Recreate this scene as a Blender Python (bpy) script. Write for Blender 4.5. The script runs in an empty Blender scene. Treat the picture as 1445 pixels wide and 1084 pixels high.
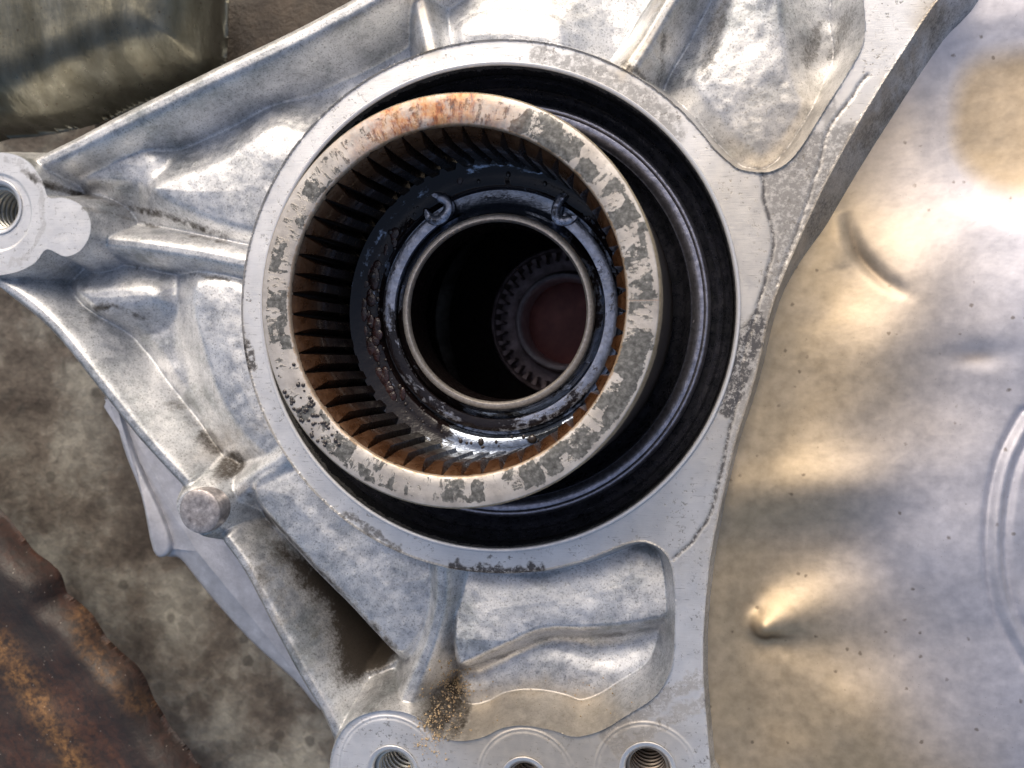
import bpy, math, random
import numpy as np
from mathutils import Matrix, Vector

# ---------------------------------------------------------------- camera / world / sun
K = 0.01                       # one modelling unit is about 0.16 mm; 1 Blender unit = 100 of them
F = 1300.0
random.seed(4); RNG = np.random.RandomState(7)
sc = bpy.context.scene
sc.unit_settings.scale_length = 0.016
ax_, ay_ = -0.0418, 0.1795
Ry = np.array([[math.cos(ay_), 0, math.sin(ay_)], [0, 1, 0], [-math.sin(ay_), 0, math.cos(ay_)]])
Rx = np.array([[1, 0, 0], [0, math.cos(ax_), -math.sin(ax_)], [0, math.sin(ax_), math.cos(ax_)]])
RC = Ry @ Rx
CAM = -F * (RC @ np.array([0, 0, -1.0]))
cam = bpy.data.cameras.new('camera')
cam.lens = 36 * F / 1445; cam.sensor_width = 36
cam.clip_start = 0.1; cam.clip_end = 500
co = bpy.data.objects.new('camera', cam); sc.collection.objects.link(co)
M4 = Matrix([list(RC[i]) + [CAM[i] * K] for i in range(3)] + [[0, 0, 0, 1]])
co.matrix_world = M4
sc.camera = co
cam.dof.use_dof = True
cam.dof.focus_distance = 12.7
cam.dof.aperture_fstop = 0.32

SUN_AZ, SUN_EL = math.radians(102), math.radians(38)     # azimuth measured from +X towards +Y
w = bpy.data.worlds.new('World'); sc.world = w; w.use_nodes = True
nt = w.node_tree; nt.nodes.clear()
sky = nt.nodes.new('ShaderNodeTexSky'); sky.sky_type = 'NISHITA'; sky.sun_disc = False
sky.sun_elevation = SUN_EL; sky.sun_rotation = math.radians(90) - SUN_AZ
sky.air_density = 1.0; sky.dust_density = 6.0; sky.ozone_density = 0.2
bg = nt.nodes.new('ShaderNodeBackground'); bg.inputs['Strength'].default_value = 0.12
wo = nt.nodes.new('ShaderNodeOutputWorld')
nt.links.new(sky.outputs[0], bg.inputs[0]); nt.links.new(bg.outputs[0], wo.inputs[0])
sl = bpy.data.lights.new('sun', 'SUN'); sl.energy = 1.35; sl.angle = math.radians(45); sl.color = (1, .93, .82)
so = bpy.data.objects.new('sun', sl); sc.collection.objects.link(so)
sd_ = Vector((math.cos(SUN_EL) * math.cos(SUN_AZ), math.cos(SUN_EL) * math.sin(SUN_AZ), math.sin(SUN_EL)))
so.rotation_euler = sd_.to_track_quat('Z', 'Y').to_euler()
sc.view_settings.view_transform = 'Standard'; sc.view_settings.look = 'None'
sc.view_settings.exposure = 0.30; sc.view_settings.gamma = 1

# ---------------------------------------------------------------- helpers
def at(px, py, z=0.0):
    """point of the place, at height z, seen at that pixel of the photograph"""
    d = RC @ np.array([px - 722.5, 542.0 - py, -F])
    t = (z - CAM[2]) / d[2]
    return CAM + d * t
def pts(lst, z=0.0):
    return np.array([at(x, y, z)[:2] for x, y in lst])
def smooth(P, closed=True, n=6):
    P = np.asarray(P, float); N = len(P); out = []
    rng_ = range(N) if closed else range(N - 1)
    for i in rng_:
        if closed: a, b, c, d = P[(i - 1) % N], P[i], P[(i + 1) % N], P[(i + 2) % N]
        else: a, b, c, d = P[max(i - 1, 0)], P[i], P[i + 1], P[min(i + 2, N - 1)]
        for k in range(n):
            t = k / n
            out.append(.5 * ((2 * b) + (c - a) * t + (2 * a - 5 * b + 4 * c - d) * t * t + (3 * b - a - 3 * c + d) * t ** 3))
    if not closed: out.append(P[-1])
    return np.array(out)

def link(o, parent=None):
    sc.collection.objects.link(o)
    if parent is not None: o.parent = parent
    return o
def empty(name, loc=(0, 0, 0), rot=None):
    o = bpy.data.objects.new(name, None); o.empty_display_size = .3
    o.location = [c * K for c in loc]
    if rot is not None: o.rotation_euler = rot
    return link(o)
def tag(o, label=None, cat=None, group=None, kind=None):
    if label: o['label'] = label
    if cat: o['category'] = cat
    if group: o['group'] = group
    if kind: o['kind'] = kind
    return o
def mesh(name, V, Fc, mat, parent=None, smooth_=True, origin=(0, 0, 0), uv=None, autosharp=None):
    me = bpy.data.meshes.new(name)
    V = (np.asarray(V, float) - np.asarray(origin, float)) * K
    if isinstance(Fc, np.ndarray):
        n = len(Fc)
        me.vertices.add(len(V)); me.vertices.foreach_set('co', V.astype(np.float32).ravel())
        me.loops.add(n * 4); me.loops.foreach_set('vertex_index', Fc.astype(np.int32).ravel())
        me.polygons.add(n); me.polygons.foreach_set('loop_start', np.arange(n, dtype=np.int32) * 4)
        me.update(calc_edges=True)
    else:
        me.from_pydata([tuple(v) for v in V], [], [tuple(f) for f in Fc]); me.update()
    if smooth_: me.polygons.foreach_set('use_smooth', [True] * len(me.polygons))
    if autosharp: me.set_sharp_from_angle(angle=math.radians(autosharp))
    me.materials.append(mat)
    if uv is not None:
        l = me.uv_layers.new(name='UVMap')
        idx = np.zeros(len(me.loops), np.int32); me.loops.foreach_get('vertex_index', idx)
        l.data.foreach_set('uv', uv[idx].astype(np.float32).ravel())
    me.validate()
    o = bpy.data.objects.new(name, me)
    o.location = [c * K for c in origin]
    return link(o, parent)
def attr(o, name, arr):
    a = o.data.attributes.new(name, 'FLOAT', 'POINT'); a.data.foreach_set('value', arr.astype(np.float32).ravel())

def lathe(name, prof, mat, c=(0, 0, 0), parent=None, n=256, sharp=30, a0=0, a1=2 * math.pi, jig=None):
    """profile [(r, z)...] turned round a vertical line through c"""
    closed = abs(a1 - a0 - 2 * math.pi) < 1e-6
    m = n if closed else n + 1
    A = a0 + (a1 - a0) * np.arange(m) / n
    V = []; UV = []
    for (r, z) in prof:
        rr = np.full(m, float(r)); zz = np.full(m, float(z))
        if jig is not None:
            zz = zz + jig(A, r, z)
        V.append(np.c_[rr * np.cos(A), rr * np.sin(A), zz])
        UV.append(np.c_[A * 2.5, np.full(m, r / 100.0)])
    V = np.concatenate(V); UV = np.concatenate(UV)
    Fs = []
    for i in range(len(prof) - 1):
        for j in range(n):
            j2 = (j + 1) % m if closed else j + 1
            Fs.append((i * m + j, i * m + j2, (i + 1) * m + j2, (i + 1) * m + j))
    Fs = np.array(Fs)[:, ::-1]
    o = mesh(name, V, Fs, mat, parent, True, (0, 0, 0), UV, sharp)
    o.location = [q * K for q in c]
    return o

# value noise on numpy arrays
def vnoise(X, Y, s, seed=0, oct_=3):
    out = np.zeros_like(X); amp = 1.0; tot = 0
    for k in range(oct_):
        g = np.random.RandomState(seed + k * 17).rand(64, 64).astype(np.float32)
        u = X / s * (2 ** k) + 13.7 * k; v = Y / s * (2 ** k) + 7.1 * k
        iu = np.floor(u).astype(int); iv = np.floor(v).astype(int); fu = u - iu; fv = v - iv
        fu = fu * fu * fu * (fu * (fu * 6 - 15) + 10); fv = fv * fv * fv * (fv * (fv * 6 - 15) + 10)
        a = g[iu % 64, iv % 64]; b = g[(iu + 1) % 64, iv % 64]; c = g[iu % 64, (iv + 1) % 64]; d = g[(iu + 1) % 64, (iv + 1) % 64]
        out += amp * (a + (b - a) * fu + (c - a) * fv + (a - b - c + d) * fu * fv - .5); tot += amp; amp *= .5
    return out / tot * 2
def sdf_poly(X, Y, P, margin=160):
    D = np.full(X.shape, 1e3, np.float32)
    m = (X > P[:, 0].min() - margin) & (X < P[:, 0].max() + margin) & (Y > P[:, 1].min() - margin) & (Y < P[:, 1].max() + margin)
    x = X[m]; y = Y[m]
    d2 = np.full(x.shape, 1e9); ins = np.zeros(x.shape, bool)
    for i in range(len(P)):
        a = P[i - 1]; b = P[i]; e = b - a; L = e @ e
        if L < 1e-9: continue
        t = np.clip(((x - a[0]) * e[0] + (y - a[1]) * e[1]) / L, 0, 1)
        d2 = np.minimum(d2, (x - a[0] - t * e[0]) ** 2 + (y - a[1] - t * e[1]) ** 2)
        if abs(e[1]) > 1e-9:
            cr = ((a[1] > y) != (b[1] > y)) & (x < e[0] * (y - a[1]) / e[1] + a[0])
            ins ^= cr
    D[m] = np.where(ins, -1, 1) * np.sqrt(d2)
    return D
def dline(X, Y, P, vals=None, margin=140):
    """distance to an open polyline, and values interpolated along it"""
    D = np.full(X.shape, 1e3, np.float32)
    nv = 0 if vals is None else len(vals)
    W = [np.full(X.shape, v[0], np.float32) for v in (vals or [])]
    m = (X > P[:, 0].min() - margin) & (X < P[:, 0].max() + margin) & (Y > P[:, 1].min() - margin) & (Y < P[:, 1].max() + margin)
    x = X[m]; y = Y[m]; d2 = np.full(x.shape, 1e9); wv = [np.zeros(x.shape) for _ in range(nv)]
    for i in range(len(P) - 1):
        a = P[i]; b = P[i + 1]; e = b - a; L = e @ e
        if L < 1e-9: continue
        t = np.clip(((x - a[0]) * e[0] + (y - a[1]) * e[1]) / L, 0, 1)
        q = (x - a[0] - t * e[0]) ** 2 + (y - a[1] - t * e[1]) ** 2
        k = q < d2; d2 = np.where(k, q, d2)
        for j in range(nv):
            wv[j] = np.where(k, vals[j][i] * (1 - t) + vals[j][i + 1] * t, wv[j])
    D[m] = np.sqrt(d2)
    for j in range(nv): W[j][m] = wv[j]
    return (D, *W) if nv else D
def smax(a, b, k):
    h = np.clip(.5 + .5 * (a - b) / k, 0, 1)
    return b + (a - b) * h + k * h * (1 - h)
def smin(a, b, k): return -smax(-a, -b, k)
def sstep(x, a, b):
    t = np.clip((x - a) / (b - a), 0, 1); return t * t * (3 - 2 * t)
def snap_edge(X_, Y_, d, lim, step):
    gyy, gxx = np.gradient(d, step, step); gl = np.hypot(gxx, gyy) + 1e-6
    e = d - lim; near = (e > -step * .5) & (e < step * 1.6)
    return np.where(near, X_ - e * gxx / gl, X_), np.where(near, Y_ - e * gyy / gl, Y_), e < step * 1.6, near
def heightgrid(name, X, Y, Hh, keep, mat, parent, attrs):
    ny, nx = X.shape
    idx = np.arange(nx * ny).reshape(ny, nx)
    q = np.stack([idx[:-1, :-1], idx[:-1, 1:], idx[1:, 1:], idx[1:, :-1]], -1).reshape(-1, 4)
    kf = keep.ravel()
    q = q[kf[q].all(1)]
    used = np.zeros(nx * ny, bool); used[q.ravel()] = True
    remap = -np.ones(nx * ny, int); remap[used] = np.arange(used.sum())
    V = np.c_[X.ravel(), Y.ravel(), Hh.ravel()][used]
    o = mesh(name, V, remap[q], mat, parent)
    for k_, v_ in attrs.items(): attr(o, k_, v_.ravel()[used])
    return o

# ---------------------------------------------------------------- materials
def new_mat(name):
    m = bpy.data.materials.new(name); m.use_nodes = True; t = m.node_tree; t.nodes.clear()
    out = t.nodes.new('ShaderNodeOutputMaterial'); b = t.nodes.new('ShaderNodeBsdfPrincipled')
    t.links.new(b.outputs[0], out.inputs[0]); return m, t, b
class G:
    def __init__(s, t): s.t = t; s.n = t.nodes; s.l = t.links
    def v(s, inp, val):
        if hasattr(val, 'is_output') or isinstance(val, bpy.types.NodeSocket): s.l.new(val, inp)
        else: inp.default_value = val
    def coord(s, kind='Object'): return s.n.new('ShaderNodeTexCoord').outputs[kind]
    def mapping(s, vec, scale=(1, 1, 1), rot=(0, 0, 0), loc=(0, 0, 0)):
        m = s.n.new('ShaderNodeMapping'); s.v(m.inputs[0], vec); m.inputs['Scale'].default_value = scale
        m.inputs['Rotation'].default_value = rot; m.inputs['Location'].default_value = loc; return m.outputs[0]
    def noise(s, vec, scale, detail=4, rough=.55, dist=0):
        m = s.n.new('ShaderNodeTexNoise'); s.v(m.inputs['Vector'], vec); m.inputs['Scale'].default_value = scale
        m.inputs['Detail'].default_value = detail; m.inputs['Roughness'].default_value = rough; m.inputs['Distortion'].default_value = dist
        return m.outputs[0]
    def voro(s, vec, scale, out='Distance', rnd=1, metric='EUCLIDEAN'):
        m = s.n.new('ShaderNodeTexVoronoi'); s.v(m.inputs['Vector'], vec); m.inputs['Scale'].default_value = scale
        m.inputs['Randomness'].default_value = rnd; m.distance = metric; return m.outputs[out]
    def ramp(s, f, stops, interp='LINEAR'):
        r = s.n.new('ShaderNodeValToRGB'); s.v(r.inputs[0], f); e = r.color_ramp.elements; r.color_ramp.interpolation = interp
        while len(e) < len(stops): e.new(.5)
        for i, (p, c) in enumerate(stops):
            e[i].position = p
            e[i].color = (c, c, c, 1) if not isinstance(c, tuple) else (*c, 1)
        return r.outputs[0]
    def mix(s, f, a, b, mode='MIX'):
        m = s.n.new('ShaderNodeMix'); m.data_type = 'RGBA'; m.blend_type = mode
        s.v(m.inputs[0], f)
        for inp, v_ in ((m.inputs[6], a), (m.inputs[7], b)):
            if isinstance(v_, tuple): inp.default_value = (*v_, 1)
            elif isinstance(v_, (int, float)): inp.default_value = (v_, v_, v_, 1)
            else: s.l.new(v_, inp)
        return m.outputs[2]
    def math(s, op, a, b=0.0, clamp=False):
        m = s.n.new('ShaderNodeMath'); m.operation = op; m.use_clamp = clamp; s.v(m.inputs[0], a); s.v(m.inputs[1], b); return m.outputs[0]
    def attr(s, name): a = s.n.new('ShaderNodeAttribute'); a.attribute_name = name; return a.outputs['Fac']
    def sep(s, vec): m = s.n.new('ShaderNodeSeparateXYZ'); s.v(m.inputs[0], vec); return m.outputs
    def bump(s, h, strength=.3, dist=.01, normal=None):
        m = s.n.new('ShaderNodeBump'); m.inputs['Strength'].default_value = strength; m.inputs['Distance'].default_value = dist
        s.v(m.inputs['Height'], h)
        if normal is not None: s.v(m.inputs['Normal'], normal)
        return m.outputs[0]

def aluminium(name):
    """cast aluminium with machined areas (attr mach), grime (attr dirt), scuffed dark (attr dark)"""
    m, t, b = new_mat(name); g = G(t); P = g.coord()
    mach = g.attr('mach'); dirt_shade = g.attr('dirt_shade'); dark = g.attr('dark'); tan = g.attr('tan')
    n1 = g.noise(P, 1.3, 5, .6); n2 = g.noise(P, 7, 5, .65); n3 = g.noise(P, 38, 3, .6)
    cast = g.ramp(n1, [(.3, (.33, .35, .36)), (.48, (.52, .53, .55)), (.68, (.74, .75, .77))])
    cast = g.mix(.35, cast, g.ramp(g.noise(P, 19, 4, .7), [(.3, .2), (.5, .5), (.7, .8)]), 'OVERLAY')
    cast = g.mix(.55, cast, g.ramp(n2, [(.3, .35), (.52, .66), (.7, .86)]), 'OVERLAY')
    # fine speckle of the sand-blasted skin
    cast = g.mix(g.ramp(n3, [(.30, .7), (.46, 0)]), cast, (.16, .16, .155))
    br = g.noise(g.mapping(P, (3, 90, 3), (0, 0, math.radians(100))), 1.0, 4, .7)
    sc_ = g.noise(g.mapping(P, (4, 34, 4), (0, 0, math.radians(78))), 1.0, 3, .6)
    mc = g.ramp(g.noise(P, 2.2, 4, .6), [(.3, (.70, .70, .71)), (.7, (.86, .86, .87))])
    mc = g.mix(.5, mc, g.ramp(br, [(.3, .35), (.5, .55), (.7, .66)]), 'OVERLAY')
    mc = g.mix(g.ramp(sc_, [(.64, 0), (.70, .5)]), mc, (.25, .25, .26))
    pit = g.math('MULTIPLY', g.ramp(g.noise(P, 16, 4, .7), [(.575, 0), (.65, 1)]), g.ramp(g.noise(P, 2.4, 2), [(.40, 0), (.60, 1)]))
    mc = g.mix(g.math('MULTIPLY', pit, .75), mc, (.13, .12, .11))
    col = g.mix(mach, cast, mc)
    # isolated dark specks everywhere
    vd = g.voro(P, 9, 'Distance'); sp = g.ramp(g.math('ADD', vd, g.math('MULTIPLY', g.noise(P, 60, 2), .12)), [(.115, 1), (.15, 0)])
    gate = g.ramp(g.voro(P, 9, 'Color'), [(.72, 0), (.76, 1)], 'CONSTANT')
    col = g.mix(g.math('MULTIPLY', g.math('MULTIPLY', sp, gate), .8), col, (.07, .06, .055))
    col = g.mix(g.math('MULTIPLY', tan, .75), col, g.mix(n2, (.36, .30, .22), (.66, .58, .46)))
    n4 = g.noise(P, 22, 5, .75)
    dn = g.ramp(g.math('ADD', dirt_shade, g.math('ADD', g.math('MULTIPLY', g.math('SUBTRACT', n2, .5), .9), g.math('MULTIPLY', g.math('SUBTRACT', n4, .5), 1.5))), [(.15, 0), (.5, .55), (.95, .98)])
    dn = g.math('MULTIPLY', dn, g.ramp(dirt_shade, [(.02, 0), (.12, 1)]))
    col = g.mix(dn, col, g.mix(n3, (.010, .008, .006), (.050, .037, .025)))
    dk = g.math('MULTIPLY', dark, g.ramp(g.noise(P, 14, 5, .75), [(.40, .15), (.52, 1)]))
    col = g.mix(dk, col, (.085, .082, .085))
    g.v(b.inputs['Base Color'], col)
    dd = g.math('MAXIMUM', dn, dk)
    g.v(b.inputs['Metallic'], g.math('SUBTRACT', g.mix(mach, .86, .72), g.math('MULTIPLY', dd, .75)))
    rg = g.mix(mach, g.ramp(n2, [(.3, .40), (.7, .58)]), g.ramp(n2, [(.3, .36), (.7, .50)]))
    g.v(b.inputs['Roughness'], g.mix(dd, rg, .40))
    hgt = g.math('ADD', g.math('MULTIPLY', n3, .5), g.math('MULTIPLY', n2, 1.3))
    bc = g.bump(hgt, .2, .016)
    bm = g.bump(g.math('ADD', br, g.math('MULTIPLY', pit, -1.2)), .18, .012)
    mx = g.n.new('ShaderNodeMix'); mx.data_type = 'VECTOR'; g.v(mx.inputs[0], mach); g.l.new(bc, mx.inputs[4]); g.l.new(bm, mx.inputs[5])
    g.l.new(mx.outputs[1], b.inputs['Normal'])
    return m
def simple(name, col, rough=.4, metal=0.0, spec=.5, bump=None, var=None, coat=0):
    m, t, b = new_mat(name); g = G(t); P = g.coord()
    if var:
        c = g.ramp(g.noise(P, var[0], 6, .65), [(.3, col), (.55, tuple((x + y) / 2 for x, y in zip(col, var[1]))), (.72, var[1])])
        g.v(b.inputs['Base Color'], c)
    else: b.inputs['Base Color'].default_value = (*col, 1)
    b.inputs['Roughness'].default_value = rough; b.inputs['Metallic'].default_value = metal
    b.inputs['Specular IOR Level'].default_value = spec
    b.inputs['Coat Weight'].default_value = coat; b.inputs['Coat Roughness'].default_value = .06
    if bump: g.l.new(g.bump(g.noise(P, bump[0], 5, .65), bump[1], bump[2]), b.inputs['Normal'])
    return m

M_al = aluminium('cast_aluminium')

def machined(name, light=(.84, .84, .85), darkc=(.68, .68, .7), rough=.34):
    m, t, b = new_mat(name); g = G(t); P = g.coord()
    n2 = g.noise(P, 9, 5, .65)
    c = g.ramp(n2, [(.3, darkc), (.65, light)])
    g.v(b.inputs['Base Color'], c); b.inputs['Metallic'].default_value = .72
    g.v(b.inputs['Roughness'], g.ramp(n2, [(.3, rough + .1), (.7, rough - .06)]))
    br = g.noise(g.mapping(P, (3, 90, 3), (0, 0, math.radians(100))), 1.0, 4, .7)
    g.l.new(g.bump(br, .15, .01), b.inputs['Normal'])
    return m
M_mach = machined('machined_aluminium')

def black_oil(name, base=(.012, .010, .012), tint=(.05, .03, .02), rough=.12, bsc=6, bst=.35, streak=False):
    m, t, b = new_mat(name); g = G(t); P = g.coord()
    n = g.noise(P, 5, 5, .6)
    g.v(b.inputs['Base Color'], g.ramp(n, [(.4, base), (.75, tint)]))
    g.v(b.inputs['Roughness'], g.ramp(g.noise(P, 11, 4, .7), [(.35, rough * .6), (.65, rough * 2.6)]))
    b.inputs['IOR'].default_value = 1.6 if rough < .35 else 1.2
    h = g.math('ADD', g.noise(P, bsc, 3, .5), g.math('MULTIPLY', g.noise(P, bsc * 7, 3, .6), .12))
    g.l.new(g.bump(h, bst, .05), b.inputs['Normal'])
    return m
M_oil = black_oil('oily_black_steel')
M_seal = black_oil('oily_black_seal', (.010, .011, .015), (.03, .03, .04), .22, 9, .25)

# ---------------------------------------------------------------- housing: the cast body
BC = (-33.0, 105.0)            # axis of the bore
RBI, RBO = 340.0, 376.0
house = empty('gearbox_housing', (BC[0], BC[1], -140))
tag(house, 'silver cast aluminium gearbox housing with thick webs round a large round bore', 'gearbox housing')
HP = (BC[0], BC[1], -140)
STEP = 1.45
corner = [at(px, py, -60) for px, py in ((-50, -50), (1500, -50), (1500, 1140), (-50, 1140))]
x0 = min(c[0] for c in corner); x1 = at(1400, 500, 0)[0]; y0 = min(c[1] for c in corner); y1 = max(c[1] for c in corner)
gx = np.arange(x0, x1, STEP); gy = np.arange(y0, y1, STEP)
X, Y = np.meshgrid(gx, gy)
RR = np.hypot(X - BC[0], Y - BC[1])
n_big = vnoise(X, Y, 110, 3, 3); n_mid = vnoise(X, Y, 34, 9, 3); n_sm = vnoise(X, Y, 9, 21, 2)

H = -100 + 9 * n_big + 1.0 * n_mid
def plateau(poly, z, top, slope, soft=3, closed=True, n=5):
    P = smooth(pts(poly, z), closed, n); d = sdf_poly(X, Y, P)
    dd = np.sqrt(np.maximum(d + soft, 0) ** 2 + soft * soft) - soft     # rounded shoulder
    return d, top - slope * np.maximum(dd, 0)
def rib(line, z, tops, rs, slope=2.6, n=5):
    P = smooth(pts(line, z), False, n)
    m = len(line); tt = np.linspace(0, m - 1, len(P))
    tv = np.interp(tt, range(m), tops); rv = np.interp(tt, range(m), rs)
    D, T, R = dline(X, Y, P, (tv, rv), 110)
    R = R * 1.15; D = np.maximum(D - 3, 0)
    return T - slope * 1.2 * (np.sqrt(D * D + R * R) - R)

# raised pads of the webs
for poly, top, slope, k in (
    ([(205, 262), (300, 222), (375, 172), (420, 178), (470, 190), (380, 330), (345, 335), (262, 305)], -40, 1.1, 26),
    ([(262, 402), (345, 395), (370, 470), (395, 560), (450, 640), (412, 672), (345, 630), (290, 540)], -42, 1.0, 24),
    ([(356, 690), (420, 655), (520, 740), (640, 800), (612, 860), (590, 905), (560, 922), (500, 860), (425, 780)], -34, 1.9, 8),
    ([(640, 30), (700, 5), (790, 20), (800, 80), (700, 90), (640, 70)], -48, .7, 26),
    ([(1005, 60), (1035, -30), (1105, -30), (1125, 90), (1145, 150), (1105, 215), (1065, 232), (1010, 180), (968, 120)], -42, 1.0, 26),
    ([(640, 800), (760, 800), (880, 762), (960, 800), (958, 872), (900, 892), (830, 898), (765, 900), (705, 926), (640, 940)], -46, 1.25, 26),
    ([(640, 985), (690, 960), (730, 935), (770, 930), (850, 950), (900, 930), (960, 890), (960, 1000), (880, 1050), (640, 1060)], -84, .8, 26),
    ([(60, 215), (150, 190), (215, 210), (205, 262), (120, 262), (70, 250)], -62, 1.2, 18),
    ([(90, 400), (200, 395), (215, 430), (150, 445), (110, 440)], -62, 1.2, 16),
):
    d, p = plateau(poly, -45, top, slope, 20 if slope < 1.5 else 9)
    if poly[0] == (640, 800):
        p = p - 14 + .24 * np.clip(at(800, 770, -50)[1] - Y, 0, 140) * sstep(-d, -20, 20)
    H = smax(H, p + 1.0 * n_mid - 8 + 9 * (1 - np.exp(np.minimum(d, 0) / 34.0)), k)
# lumps of the deep pocket at the top
H += (.5 * n_mid + 3.5 * n_big) * sstep(X, at(930, 100)[0], at(980, 100)[0]) * sstep(Y, at(900, 240)[1], at(900, 200)[1])
# channels cut into the webs
def cut(poly, z, depth, w):
    global H
    d = sdf_poly(X, Y, smooth(pts(poly, z)))
    H = H - depth * sstep(-d, -2, w)
cut([(378, 745), (440, 796), (500, 848), (562, 912), (552, 940), (505, 955), (476, 925), (440, 850), (405, 790)], -80, 80, 34)
cut([(110, 430), (200, 470), (262, 560), (310, 640), (300, 672), (240, 620), (160, 520)], -80, 16, 34)
cut([(615, 860), (650, 850), (650, 940), (640, 1010), (600, 1010)], -80, 26, 20)
# ribs
ribs = [
    rib([(-70, 262), (20, 240), (90, 212), (165, 176), (300, 112), (420, 56), (540, -8), (620, -60)], -20, [-30, -30, -26, -22, -18, -16, -14, -14], [12, 12, 15, 17, 18, 18, 18, 18], 2.3),
    rib([(128, 338), (200, 346), (280, 358), (360, 374)], -30, [-52, -34, -30, -26], [12, 15, 16, 17], 2.6),
    rib([(-60, 372), (20, 412), (80, 462), (140, 536), (200, 612), (262, 682)], -25, [-26, -26, -24, -24, -26, -30], [10, 13, 14, 14, 14, 13], 2.6),
    rib([(320, 762), (352, 806), (392, 880), (430, 948), (468, 1010), (500, 1080)], -25, [-28, -26, -24, -22, -20, -14], [10, 11, 12, 13, 14, 16], 2.6),
    rib([(318, 704), (360, 674), (430, 628)], -25, [-52, -40, -24], [22, 20, 22], 2.0),
    rib([(624, 790), (622, 850), (604, 915), (575, 985), (560, 1040)], -15, [-6, -14, -22, -24, -14], [13, 13, 13, 17, 22], 2.5),
    rib([(575, -60), (592, 10), (612, 90)], -30, [-40, -38, -30], [17, 18, 22], 2.4),
    rib([(1000, -80), (945, 5), (912, 60), (880, 110)], -10, [-10, -10, -12, -6], [13, 14, 16, 24], 2.7),
]
for r_ in ribs: H = smax(H, r_, 10)
H_cast = H.copy()
H = H + .30 * n_mid + .05 * n_sm
# bosses
pd = np.hypot(X - at(281, 722, -26)[0], Y - at(281, 722, -26)[1])
H = smax(H, -19 - 2.2 * np.maximum(np.sqrt(np.maximum(pd - 34, 0) ** 2 + 36) - 6, 0), 8)
left_boss = [(x, y) for x, y in [(-90, 300), (-70, 240), (-30, 219), (10, 216), (40, 228), (60, 255), (68, 278), (90, 279), (112, 288), (126, 306), (127, 330), (115, 352), (92, 362), (66, 352), (48, 372), (15, 386), (-30, 388), (-80, 360)]]
dB, pB = plateau(left_boss, -12, -12, 5, 2.5)
H = np.where(dB <= 0, -12.0, smax(H, np.minimum(-12 - 4.5 * np.maximum(dB, 0), -12), np.clip(dB * .8, .01, 7)))
# machined flange with the ring round the bore
flange = [(950, 280), (1000, 225), (1024, 228), (1040, 237), (1060, 242), (1085, 243), (1110, 230), (1132, 205), (1165, 152), (1200, 96), (1220, 50), (1229, -60),
          (1365, -60), (1318, 7), (1272, 76), (1222, 156), (1172, 246), (1132, 330), (1100, 405), (1073, 480), (1052, 560), (1034, 640), (1016, 720), (1002, 790),
          (995, 860), (992, 930), (996, 1000), (1003, 1084), (1010, 1180), (455, 1180), (464, 1110), (468, 1062), (490, 1022), (530, 1004), (572, 1006), (603, 1022), (627, 1041),
          (652, 1046), (682, 1040), (708, 1028), (740, 1024), (780, 1031), (812, 1040), (848, 1031), (884, 1010), (922, 985), (943, 955), (951, 920), (952, 850),
          (949, 810), (940, 784), (920, 768), (890, 764), (855, 772), (810, 788), (745, 790), (700, 700), (700, 400)]
Pf = smooth(pts(flange, 0), True, 5)
dF = smin(sdf_poly(X, Y, Pf), RR - RBO, 16)
wob = .5 * n_mid
dE = dF + wob
pl = -(4.0 - 2.1 * sstep(X, at(1080, 300)[0], at(1130, 300)[0]) * sstep(Y, at(1100, 430)[1], at(1100, 300)[1]) * (sdf_poly(X, Y, pts([(1132, 205), (1165, 152), (1200, 96), (1220, 50), (1229, -60), (1500, -60), (1500, 500), (1040, 500), (1090, 243)], 0), 300) < 0)) * np.maximum(dE, 0)
# the right flank is a broad chamfer
xr = at(1170, 246)[0]
flank = np.where((X > at(1040, 500)[0]) & (Y > at(1100, 420)[1]), 1, 0)
dFl = sdf_poly(X, Y, smooth(pts([(1229, -60), (1365, -60), (1318, 7), (1272, 76), (1222, 156), (1172, 246), (1132, 330), (1100, 300), (1110, 230)], 0), False, 5))
H = np.where(dE <= 0, np.maximum(H, 0) * 0.0, smax(H, pl, np.clip(dE * .8, .01, 6)))
# steps and grooves in the flange face
seam = smooth(pts([(1072, 240), (1080, 285), (1091, 322), (1091, 350), (1078, 400), (1062, 455), (1050, 500), (1042, 560), (1030, 610), (1020, 660), (1008, 710), (985, 755), (952, 790)]), False)
seam2 = smooth(pts([(1226, 105), (1190, 150), (1166, 190), (1152, 250), (1135, 300), (1112, 360), (1098, 400)]), False)
wobx = X + .6 * n_sm + 3.5 * n_mid
ds = dline(wobx, Y, seam); ds2 = dline(wobx, Y, seam2)
onF = dF < -1
H = np.where(onF, H - 1.3 * np.exp(-(ds / 2.4) ** 2) - 1.1 * np.exp(-(ds2 / 2.4) ** 2), H)
strip = sdf_poly(X, Y, np.concatenate([seam, pts([(952, 900), (960, 990), (1010, 990), (1500, 100), (1110, 190)])]))
# round spot faces of the bottom bosses
holes = []
for (cx, cy, ro, hx, hy, rh) in ((549, 1086, 79, 554, 1090, 35), (742, 1098, 70, 740, 1102, 30), (912, 1092, 72, 914, 1087, 35)):
    c = at(cx, cy)[:2]; h = at(hx, hy)[:2]
    d = np.hypot(X - c[0], Y - c[1]) - ro
    H = np.where(onF, H + 1.6 * sstep(-d, -2, 1) - 1.2, H)
    H = np.where(onF, H - .9 * np.exp(-((d + 3) / 2.0) ** 2), H)
    holes.append((h, rh, 0.6))
hl = at(-4, 292, -12)[:2]; holes.append((hl, 38, -12))
dl = np.hypot(X - at(-4, 300, -12)[0], Y - at(-4, 300, -12)[1])
H = np.where(dB < -2, H - 2.0 * sstep(60 - dl, -1, 2) , H)
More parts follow.
